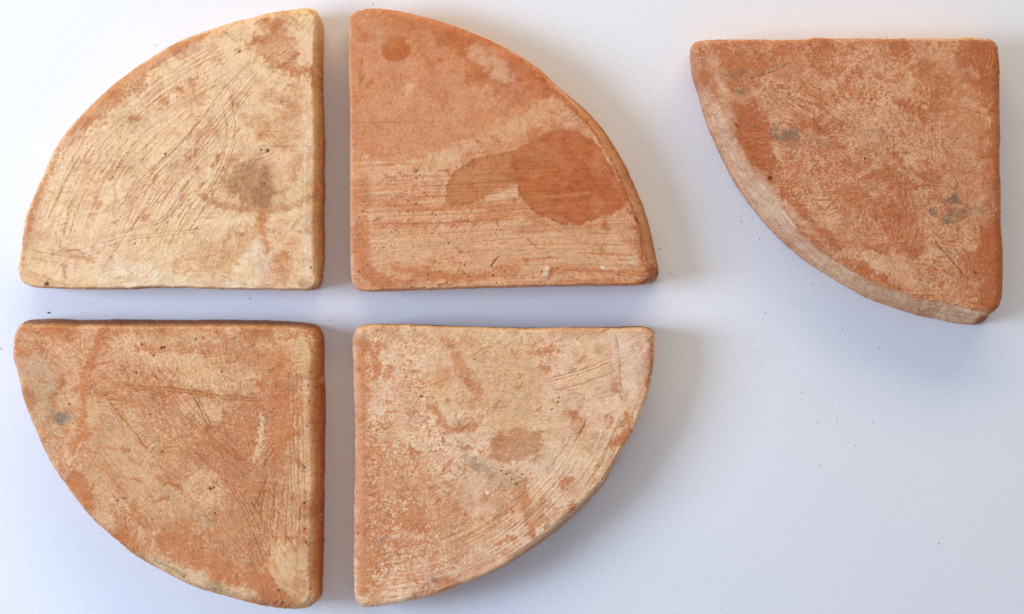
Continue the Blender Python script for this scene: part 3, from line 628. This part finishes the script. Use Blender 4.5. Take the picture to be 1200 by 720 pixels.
    p.tint(r * sm(.10, .4, p.side + .10 * q), (204, 126, 70), .85, .5); p.tint(r * sm(.42, .85, p.side + .1 * q), (168, 88, 44), .8, .4)
    p.dots([(362,452,1.4),(363,470,1.2),(360,500,1.2),(357,548,1.4),(357,590,1.3),(359,636,1.4),(358,620,1.1)], (96, 70, 44))

# ---- speckled brick with a small half-moon stain
OUT_D = [(414.5,420,8,0),(415,392,9,0),(419,384,9,.1),(427.5,379.5,8,.4),(462,378,6,.6),(525,380.5,6,.6),(600,383,6,.6),(665,383,6,.6),(740,381.7,6,.6),(760,382,7,.6),(769,389,9,.7),(770.5,402,9,.7),(769,430,8,.6),
 (762.5,460,7,.5),(752.5,487,7,.5),(740,516,8,.6),(725,543,9,.7),(710,569,10,.8),(690,591,11,.9),(665,614,11,.9),(640,635,11,.9),(615,652,11,.8),(590,668,10,.8),(562,682,9,.7),(512,699,8,.5),(462,709.5,7,.4),
 (437,712.5,6,.3),(422,710.5,6,.1),(417,702,7,0),(415,680,8,0),(415.5,615,9,0),(416,540,9,.05),(415.5,500,9,0)]
def paint_D(p):
    p.c += .16 * p.n(30, 5) + .12 * p.n(10, 4, 1)
    p.mul(sm(0, .8, p.n(50, 4, 3)), (.98, .94, .88)); p.mul(sm(.1, .8, p.n(15, 4, 4)), (.97, .93, .88))
    # right part smoother and paler, left part sandy
    rg = sm(590, 650, p.u + .3 * (p.v - 500)); p.cov(rg, .80, .38); p.c += rg * .14 * p.n(16, 4, 6)
    p.tint(rg * sm(0, .6, p.n(34, 3, 8)), (226, 184, 152), .4)
    p.cov(p.poly([(455,440),(500,440),(560,500),(580,540),(520,560),(470,520),(450,480)], 16, 12), .72, .85)
    lw = p.poly([(418,520),(446,500),(470,530),(510,560),(540,600),(530,650),(480,672),(430,680),(418,640)], 18, 14); p.cov(lw, .42, .85)
    p.tint(p.poly([(500,560),(580,560),(570,640),(520,650),(490,610)], 16, 12), (218, 162, 124), .35)
    p.cov(p.stroke([(424,400),(423,480),(424,600),(423,690)], 9, 7, 3), .3, .5); p.tint(p.stroke([(419,400),(419,500),(420,620),(420,690)], 7, 5, 2), (216, 154, 112), .6)
    # tan to orange cloud in the upper middle
    m = p.poly([(508,396),(560,390),(628,394),(640,430),(634,470),(618,494),(580,500),(536,500),(516,478),(500,448)], 14, 12); p.tint(m, (226, 182, 134), .5); p.cov(m, .62, .6)
    p.tint(p.poly([(584,430),(622,424),(634,450),(626,490),(590,498),(572,480)], 5, 5), (220, 174, 130), .4)
    for pts, wd, q in (([(522,396),(532,412),(544,438),(550,450)], 4, .7),([(545,446),(556,454),(560,466),(550,474)], 6, .6),([(512,490),(518,498),(540,501),(562,499)], 4, .6),([(508,476),(516,488)], 4, .7),([(516,452),(524,432)], 8, .35),
                       ([(428,398),(425,418),(424,436)], 4, .65),([(443,402),(442,424),(440,446)], 4.5, .7),([(454,430),(455,442)], 3, .6),([(540,396),(562,392)], 6, .45),([(626,410),(640,411),(652,411)], 4, .55),([(634,436),(642,432)], 3.5, .75),
                       ([(450,498),(446,506)], 4, .55),([(482,520),(486,534)], 2.6, .7),([(438,520),(444,536)], 5, .4),([(432,580),(440,600),(448,620)], 9, .6),([(486,596),(492,606),(486,618)], 8, .75),([(426,600),(430,640),(434,672)], 4, .45),
                       ([(470,604),(484,616),(496,622)], 5, .5),([(440,640),(450,658)], 6, .4),([(430,680),(448,690)], 4, .5),([(614,562),(612,584),(620,600),(626,626)], 6, .75),([(668,560),(662,568)], 6, .7),([(640,590),(630,598),(616,606)], 4, .5),
                       ([(636,606),(640,612)], 5, .55),([(674,590),(668,598)], 4, .55),([(694,574),(698,572)], 2.4, .7),([(732,486),(738,498),(730,512),(720,520)], 5, .65),([(566,610),(578,618),(588,604)], 2, .6),([(576,644),(590,636),(602,628)], 2, .7),
                       ([(556,608),(572,612),(590,600),(600,590)], 1.6, .5),([(590,600),(602,590),(612,584)], 3, .5),([(706,492),(712,486),(718,490),(712,500)], 1.4, .6),([(720,452),(724,458)], 2.6, .7),([(668,486),(680,490)], 4, .35),([(742,408),(750,402),(754,410)], 2, .4)):
        m = p.stroke(pts, wd, wd * .8, 4, 2); p.tint(m, (204, 130, 78), q * .7); p.cov(m, .32)
    for x, y, rx, ry, q in ((480,560,40,28,.4),(560,620,44,24,.35),(680,500,40,20,.35),(470,470,30,30,.3),(600,590,34,20,.35),(700,420,26,14,.3),(540,660,40,14,.35)): p.tint(p.blob(x, y, rx, ry, .4, .95, 12), (218, 156, 108), q)
    # half-moon stain
    hm = p.poly(crisp=True, pts=[(588,504),(616,502),(635,510),(636,521),(624,534),(602,541),(584,540),(571,531),(572,516)], soft=3, warp=5, fine=2) * (.45 + .55 * sm(570, 612, p.u + .4 * (p.v - 520)))
    p.tint(hm, (208, 154, 114), .75, .5); p.cov(hm, .4, .5); p.tint(p.blob(585, 520, 10, 14, .3, .8, 5), (198, 126, 78), .6)
    # soot in the middle and near the lower rim
    p.tint(p.stroke([(540,520),(552,540),(572,552),(600,566),(612,564)], 8, 7, 7), (182, 158, 126), .4); p.tint(p.stroke([(552,538),(566,552),(580,560)], 2.4, 2.4, 4), (140, 122, 96), .35)
    p.tint(p.blob(508, 680, 8, 6, .3, .7, 5), (118, 104, 86), .65); p.tint(p.stroke([(480,702),(490,696),(500,690)], 3, 3, 2), (128, 90, 56), .5)
    p.tint(p.blob(445, 634, 9, 5, 0, .9, 5), (150, 124, 96), .5)
    # rubbed scratches following the arc
    rim = sm(190, 260, np.hypot(p.u - 470, p.v - 430)) * sm(470, 540, p.v)
    st = p.polar(430, 395, 90, 2.4, 3); p.c += rim * .34 * st; p.h += rim * .3 * st; p.k -= rim * .15
    rr = random.Random(9)
    for _ in range(60):
        R = rr.uniform(262, 318); t0 = rr.uniform(.25, 1.15); l = rr.uniform(.05, .22)
        pts = [(425 + R * math.cos(t0 + l * q) * 1.02, 392 + R * math.sin(t0 + l * q) * .97) for q in (0, .5, 1)]
        p.scr(pts, .6, rr.choice((.5, -.4)), rr.uniform(.3, .7), rr.choice(((196, 122, 76), (236, 206, 172))))
    p.bundle([(640,446),(668,440),(692,432),(716,422)], (-2, 2, 14), 1.0, .5, .5, (206, 146, 104))
    p.scr([(722,394),(726,420),(727,440),(728,470)], .7, .9, .7, (120, 80, 50)); m = p.stroke([(722,440),(726,452),(728,462)], 1.3, 1, .5); p.tint(m, (244, 224, 196), .9)
    p.tint(p.stroke([(722,444),(720,452),(718,460)], 3, 3, 2), (196, 130, 84), .6)
    p.tint(p.poly([(692,440),(716,428),(722,452),(714,464),(696,462)], 3, 4), (222, 174, 140), .5)
    p.tint(p.poly([(724,394),(760,394),(764,420),(752,458),(732,460)], 6, 4), (236, 208, 180), .45)
    p.dots([(494,465,1.7),(418,626,1.7),(556,421,1.1),(647,480,1.2),(654,472,1.3),(655,466,1),(420,655,1.2)], (72, 52, 36))
    p.dots([(482,653,1.6),(572,578,2.4),(470,615,1.2)], (240, 220, 190), 1.5, -.8)
    p.p += .55 * sm(-.3, .5, p.n(40, 3, 9))
    for x, y in ((600,562),(594,556),(606,568),(588,552),(612,556)): p.dots([(x, y, 1.2)], (96, 78, 58))
    # upper rim yellowish, dark flank below it, brown flank along the arc
    tp = sm(404, 392, p.v + 3 * p.wu); p.tint(tp, (230, 194, 146), .35); p.cov(tp, .8)
    p.tint(sm(386, 380, p.v) * sm(.3, .55, p.side), (136, 84, 50), .8)
    p.tint(p.stroke([(762,400),(764,430),(758,452)], 3, 2.5, 1.5), (170, 104, 56), .7)
    q = p.polar(430, 395, 60, 3, 3, 5)
    p.tint(sm(.22, .5, p.side + .08 * q) * sm(470, 500, p.v) * sm(500, 540, p.u), (188, 132, 92), .75)
    p.tint(sm(.25, .55, p.side) * sm(660, 700, p.v), (186, 116, 70), .6)

# ---- reddest brick, set apart from the others
OUT_E = [(808,62,12,.9),(809,54,7,.5),(812.5,50,5,.1),(820,48,4,0),(875,47,3.5,0),(940,47,3.5,0),(955,44.8,4,0),(970,46,3.5,0),(1040,45.5,3.5,0),(1115,45.5,3.5,0),(1130,44,4,0),(1160,46,5,0),(1167.5,51,7,0),(1170.5,62.5,8,0),(1171,110,9,0),
 (1171,210,9,0),(1172,242,9,0),(1173,280,10,0),(1174.5,325,11,0),(1174.5,350,12,.1),(1170,367,15,.5),(1160,377,20,.9),(1145,382.5,24,1),(1115,380,25,1),(1077,371,24,1),(1040,361,24,1),(1015,352,25,1),(970,326,27,1),(940,306,28,1),
 (912,282,29,1),(885,252,30,1),(857,211,31,1),(845,187,31,1),(832,160,29,1),(820,127,25,1),(811,92,20,1)]
def paint_E(p):
    p.c += .20 * p.n(30, 5) + .14 * p.n(9, 4, 1)
    p.mul(sm(0, .8, p.n(50, 4, 3)), (.97, .91, .85)); p.mul(sm(.1, .8, p.n(16, 4, 4)), (.96, .91, .86))
    x = p.u + 26 * p.wu; y = p.v + 26 * p.wv; sw = fbm((x * .7 + y * .7) / 34, (x * .7 - y * .7) / 3.4, 1, 3, 44); p.c += .22 * sw; p.h += .22 * sw
    sw2 = fbm((x * .7 - y * .7) / 30, (x * .7 + y * .7) / 3.0, 1, 3, 41) * sm(940, 1060, p.u); p.c += .16 * sw2; p.h += .18 * sw2
    # pale areas
    for q in ([(885,100),(912,98),(945,130),(970,170),(930,160),(905,140)], [(1000,290),(1050,300),(1090,330),(1060,350),(1010,330),(960,300),(930,250),(960,240)], [(1030,345),(1090,342),(1150,350),(1150,364),(1090,362),(1040,356)],
              [(990,60),(1020,66),(1050,100),(1090,140),(1084,190),(1050,190),(1000,160)], [(1092,258),(1140,262),(1155,290),(1130,320),(1110,300)], [(1072,60),(1100,52),(1126,58),(1110,78),(1080,74)], [(1060,110),(1100,120),(1100,190),(1086,180)]):
        p.cov(p.poly(q, 10, 10), .72, .65)
    p.cov(p.blob(1036, 307, 24, 9, .15, .7, 7), .95, .5); p.tint(p.blob(1036, 307, 22, 8, .15, .7, 7), (230, 188, 148), .5)
    p.tint(p.poly([(1090,70),(1160,70),(1166,180),(1160,270),(1110,210),(1095,150)], 20, 14), (206, 142, 98), .5)
    p.cov(p.stroke([(1124,78),(1140,96),(1150,116)], 6, 4, 4), .75, .5)
    # deep orange skin
    m = p.poly([(842,120),(862,122),(884,122),(898,142),(906,168),(908,196),(896,214),(880,196),(862,170),(850,146)], 5, 6); p.cov(m, .08, .2); p.tint(m, (182, 100, 60), .6)
    m = p.poly([(888,196),(908,198),(908,222),(922,232),(906,236),(894,218)], 5, 5); p.tint(m, (184, 98, 54), .6)
    m = p.poly([(1128,52),(1168,50),(1174,130),(1160,136),(1146,110),(1130,90)], 6, 6); p.cov(m, .06, .2); p.tint(m, (178, 96, 56), .62)
    m = p.poly([(1150,278),(1164,262),(1178,262),(1178,368),(1156,360),(1148,330),(1140,318)], 5, 6); p.cov(m, .08, .2); p.tint(m, (178, 92, 50), .72)
    for pts, wd, q in (([(836,62),(866,72),(896,72),(918,58)], 8, .7),([(840,78),(880,80),(905,72)], 6, .4),([(1168,60),(1169,140),(1169,220),(1170,300),(1172,350)], 7, .8),([(1050,115),(1064,122),(1078,134),(1086,150)], 5, .65),([(1106,90),(1100,112),(1098,130)], 9, .5),
                       ([(1076,82),(1092,78)], 7, .6),([(930,148),(968,144),(985,146)], 7, .5),([(960,152),(972,142)], 6, .6),([(1088,200),(1096,202)], 5, .85),([(852,100),(870,96),(890,98)], 4, .6),([(1040,250),(1060,280),(1090,290)], 10, .4),([(990,230),(1040,246),(1070,260)], 9, .35),
                       ([(1005,310),(1030,326),(1056,342)], 5, .75),([(920,250),(945,276),(975,305),(1005,325)], 7, .5),([(1132,298),(1138,312)], 6, .7),([(1010,288),(1050,294),(1085,296)], 4, .5),([(1000,195),(1040,205),(1080,212)], 9, .4),([(820,80),(826,96),(832,112)], 4, .5),
                       ([(1066,218),(1060,230),(1068,244)], 8, .4),([(950,70),(980,90),(1010,80)], 8, .3),([(1052,56),(1064,70)], 6, .4),([(918,222),(950,262),(985,292)], 6, .4)):
        m = p.stroke(pts, wd, wd * .8, 5, 2.5); p.tint(m, (188, 106, 60), q * .72); p.cov(m, .24)
    rr = random.Random(44)
    for _ in range(46):
        x0, y0 = rr.uniform(890, 1150), rr.uniform(60, 345); a_ = rr.choice((rr.gauss(.75, .25), rr.gauss(-.6, .3))); l = rr.uniform(14, 48); b_ = rr.uniform(-8, 8)
        m = p.stroke([(x0, y0), (x0 + l * .5 * math.cos(a_) + b_, y0 + l * .5 * math.sin(a_) - b_), (x0 + l * math.cos(a_), y0 + l * math.sin(a_))], rr.uniform(1.8, 4), 2.5, 2)
        if rr.random() < .5: p.tint(m, (190, 108, 64), .35)
        else: p.cov(m, .9); p.tint(m, (226, 178, 138), .3)
    # grey soot
    G = (112, 100, 82)
    for a in ((922,158,15,7,-.1,.65),(908,150,6,10,.5,.45),(1117,233,5,10,.45,.75),(1092,248,6,5,.2,.75),(1108,256,9,4,.6,.6),(1122,252,12,4,-.35,.55),(1146,246,14,6,.1,.4),(868,108,10,4,.2,.5),(866,86,18,4,-.15,.4),(1030,155,16,4,.05,.35),(930,172,12,5,.2,.35),(964,168,10,4,0,.25),(1112,298,4,2.5,0,.5)):
        p.tint(p.blob(a[0], a[1], a[2], a[3], a[4], .7, 5, 2), G, a[5])
    p.tint(p.stroke([(884,90),(904,80),(926,73)], 1.6, 1.5, 1.5), (150, 104, 66), .5)
    D = (128, 70, 38)
    p.scr([(1097,284),(1112,302),(1132,326)], .7, .7, .75, (96, 60, 38)); p.scr([(856,139),(862,146),(867,151)], 1, .9, .85, (90, 50, 28)); p.scr([(868,152),(878,162),(886,170)], .6, -.4, .5, (222, 170, 128))
    p.scr([(880,92),(902,86),(926,74)], .8, .6, .5, D); p.bundle([(905,100),(930,130),(960,165)], (-10, 0, 9, 16), .6, .4, .35); p.bundle([(920,98),(960,112),(1000,140)], (-6, 4, 12), .6, .4, .4)
    p.bundle([(1092,120),(1094,150),(1094,190)], (-7, -3, 1, 5), .6, .4, .35, (228, 180, 138)); p.bundle([(960,160),(972,152),(990,142)], (0, 4), .7, .4, .4)
    p.bundle([(1110,262),(1124,260),(1136,252)], (0,), .9, .6, .5, (160, 120, 60)); p.scr([(1088,336),(1092,330)], .9, .5, .7, (236, 200, 160))
    rr = random.Random(12)
    for _ in range(120):
        x0, y0 = rr.uniform(880, 1160), rr.uniform(60, 350); a = rr.choice((rr.gauss(.8, .3), rr.gauss(-.7, .3))); l = rr.uniform(4, 15)
        p.scr([(x0, y0), (x0 + l * math.cos(a), y0 + l * math.sin(a))], .5, rr.choice((.35, -.3)), rr.uniform(.2, .5), rr.choice((D, (230, 184, 142))))
    p.dots([(1054,339,1.7),(903,209,2.6),(1022,117,1.6),(1143,320,1.6),(1014,186,1.4)], (110, 60, 34))
    p.p += .45 * sm(-.3, .5, p.n(40, 3, 9))
    # pale flank under the arc, window light painted into its colour, streaked lengthwise
    fl = sm(.02, .22, p.side) * sm(95, 125, p.v + .25 * (p.u - 808)) * sm(1168, 1150, p.u)
    r0 = np.hypot(p.u - 1165, p.v - 52) + 0 * p.side
    q = fbm(np.arctan2(p.v - 52, p.u - 1165) * 4.5, p.side * 15, 1, 4, 77, .7)
    p.tint(fl, (234, 194, 156), .88); p.cov(fl, .9, .25); p.tint(fl * sm(.0, .4, q), (206, 150, 110), .6, .5); p.tint(fl * sm(.1, .5, -q), (240, 208, 172), .6, .5); p.h += .6 * q * fl; p.p += .4 * fl
    p.tint(fl * sm(.55, 1.0, p.side + .1 * q), (204, 146, 100), .6); p.tint(fl * sm(.9, 1.0, p.side), (150, 96, 62), .6)
    p.tint(p.stroke([(836,64),(838,90),(848,116),(858,150)], 6, 5, 3), (228, 188, 156), .6)
    p.tint(p.stroke([(884,198),(910,232),(940,262),(980,300)], 4, 4, 3), (232, 196, 164), .5)
    cr = sm(.2, .5, p.side) * sm(1150, 1164, p.u) * sm(340, 360, p.v); p.tint(cr, (158, 78, 40), .7)
    p.tint(sm(.15, .45, p.side) * sm(54, 48, p.v), (226, 172, 124), .7)
    p.tint(sm(.3, .6, p.side) * sm(1164, 1170, p.u), (160, 82, 44), .6)

brick(OUT_A, (250, 215), paint_A, 'pale cream quarter brick with fine curved scratches and a brown smudge', 1, clay=(200, 138, 92), slip=(239, 202, 159), cov=.85, spk=.32, mott=.62, brush=-.75)
brick(OUT_B, (545, 220), paint_B, 'quarter brick marked by a large smooth orange spill-shaped stain', 2, clay=(204, 120, 70), slip=(230, 188, 144), cov=.42, spk=.42, mott=.55, brush=-.04)
brick(OUT_C, (240, 505), paint_C, 'orange and cream quarter brick with a pale flaked patch at its point', 3, clay=(200, 132, 86), slip=(230, 186, 140), cov=.57, spk=.5, brush=.65, flat=.6)
brick(OUT_D, (550, 510), paint_D, 'sandy speckled quarter brick with a small half-moon brown stain', 4, clay=(208, 134, 86), slip=(244, 207, 168), cov=.68, spk=.55, mott=.62, flat=.9, brush=-.35)
brick(OUT_E, (1050, 180), paint_E, 'reddest quarter brick with grey smudges, lying apart from the ring of four', 5, clay=(190, 113, 72), slip=(226, 176, 136), cov=.48, spk=.5, mott=.9, brush=.7, flat=.55)

# ------------------------------------------------------------------ crumbs and dust on the paper
def speck_mat(name, col):
    m = bpy.data.materials.new(name); m.use_nodes = True; N, L = m.node_tree.nodes, m.node_tree.links; bs = N['Principled BSDF']
    n = N.new('ShaderNodeTexNoise'); n.inputs['Scale'].default_value = 3000
    r = N.new('ShaderNodeMix'); r.data_type = 'RGBA'; r.inputs[6].default_value = (*[c * .6 for c in col], 1); r.inputs[7].default_value = (*[min(1, c * 1.4) for c in col], 1)
    L.new(n.outputs[0], r.inputs['Factor']); L.new(r.outputs[2], bs.inputs['Base Color']); bs.inputs['Roughness'].default_value = .9; return m
DARK, RED = speck_mat('dark_crumb', (.13, .10, .085)), speck_mat('clay_crumb', (.30, .12, .06))
def lump(rx, ry, rz, rot, rnd):
    import bmesh
    bm = bmesh.new(); bmesh.ops.create_icosphere(bm, subdivisions=1, radius=1)
    c, s = math.cos(rot), math.sin(rot)
    for v in bm.verts:
        k = rnd.uniform(.75, 1.2); x, y, z = v.co.x * k * rx, v.co.y * k * ry, max(v.co.z * k, -.8) * rz + .8 * rz
        v.co = (x * c - y * s, x * s + y * c, z)
    return bm
def crumb(x, y, r, mat, ry=None, rot=0, label=None, seed=0):
    rnd = random.Random(seed); q = unproj((x, y), 0); r *= .68 if r < 2 else .9; bm = lump(r * PX, (ry or r * .8) * PX, r * PX * .5, -rot, rnd)
    me = bpy.data.meshes.new('clay_crumb'); bm.to_mesh(me); bm.free(); me.materials.append(mat)
    o = bpy.data.objects.new('clay_crumb', me); sc.collection.objects.link(o); o.location = (q[0], q[1], 0)
    o['label'] = label or ('tiny dark crumb lying loose on the white paper' if mat is DARK else 'tiny reddish crumb lying loose on the white paper'); o['category'] = 'crumb'; o['group'] = 'loose crumbs on the paper'
crumb(57, 366.5, 2.3, DARK, 1.0, .45, 'longest black crumb, lying between the two scratched cream and orange bricks', 1)
for i, (x, y, r) in enumerate(((96,367,.9),(1.5,409,1.4),(293,350.5,1.3),(387,376,1),(437,5.5,1.2),(182,53,1),(395,432,.9),(773,291.5,1.2),(785,321,1.1),(869,252,1),(869,260,1.1),(890,281,1.2),(953,332,1.1),
        (897,367,1.2),(987,386,1),(940,460,1.1),(958,495,1),(981,492,1),(1023,495,1.1),(1002,522,1.1),(1100,637,1.2),(961,546,1.1),(1030,408,1),(1040,44,.9))):
    crumb(x, y, r, DARK if i % 4 else RED, None, i * .7, None, i + 10)
rd = random.Random(21); import bmesh
big = bmesh.new()
for cx, cy, sx, sy, n in ((888,412,14,12,26),(972,372,24,14,14),(880,262,14,16,10),(880,430,60,40,10),(1000,480,60,60,8),(960,350,40,20,8),(390,560,8,120,8),(60,600,60,90,8),(600,358,180,6,12),(1100,30,80,6,8)):
    for _ in range(n):
        x, y = rd.gauss(cx, sx * .6), rd.gauss(cy, sy * .6)
        b = lump(rd.uniform(.22, .45) * PX, rd.uniform(.22, .42) * PX, .2 * PX, rd.uniform(0, 3), rd); q = unproj((x, y), 0)
        for v in b.verts: v.co.x += q[0]; v.co.y += q[1]
        me = bpy.data.meshes.new('t'); b.to_mesh(me); b.free(); big.from_mesh(me); bpy.data.meshes.remove(me)
me = bpy.data.meshes.new('clay_dust'); big.to_mesh(me); big.free(); me.materials.append(RED)
o = bpy.data.objects.new('clay_dust', me); sc.collection.objects.link(o)
o['kind'] = 'stuff'; o['label'] = 'fine reddish clay dust scattered over the white paper'; o['category'] = 'dust'
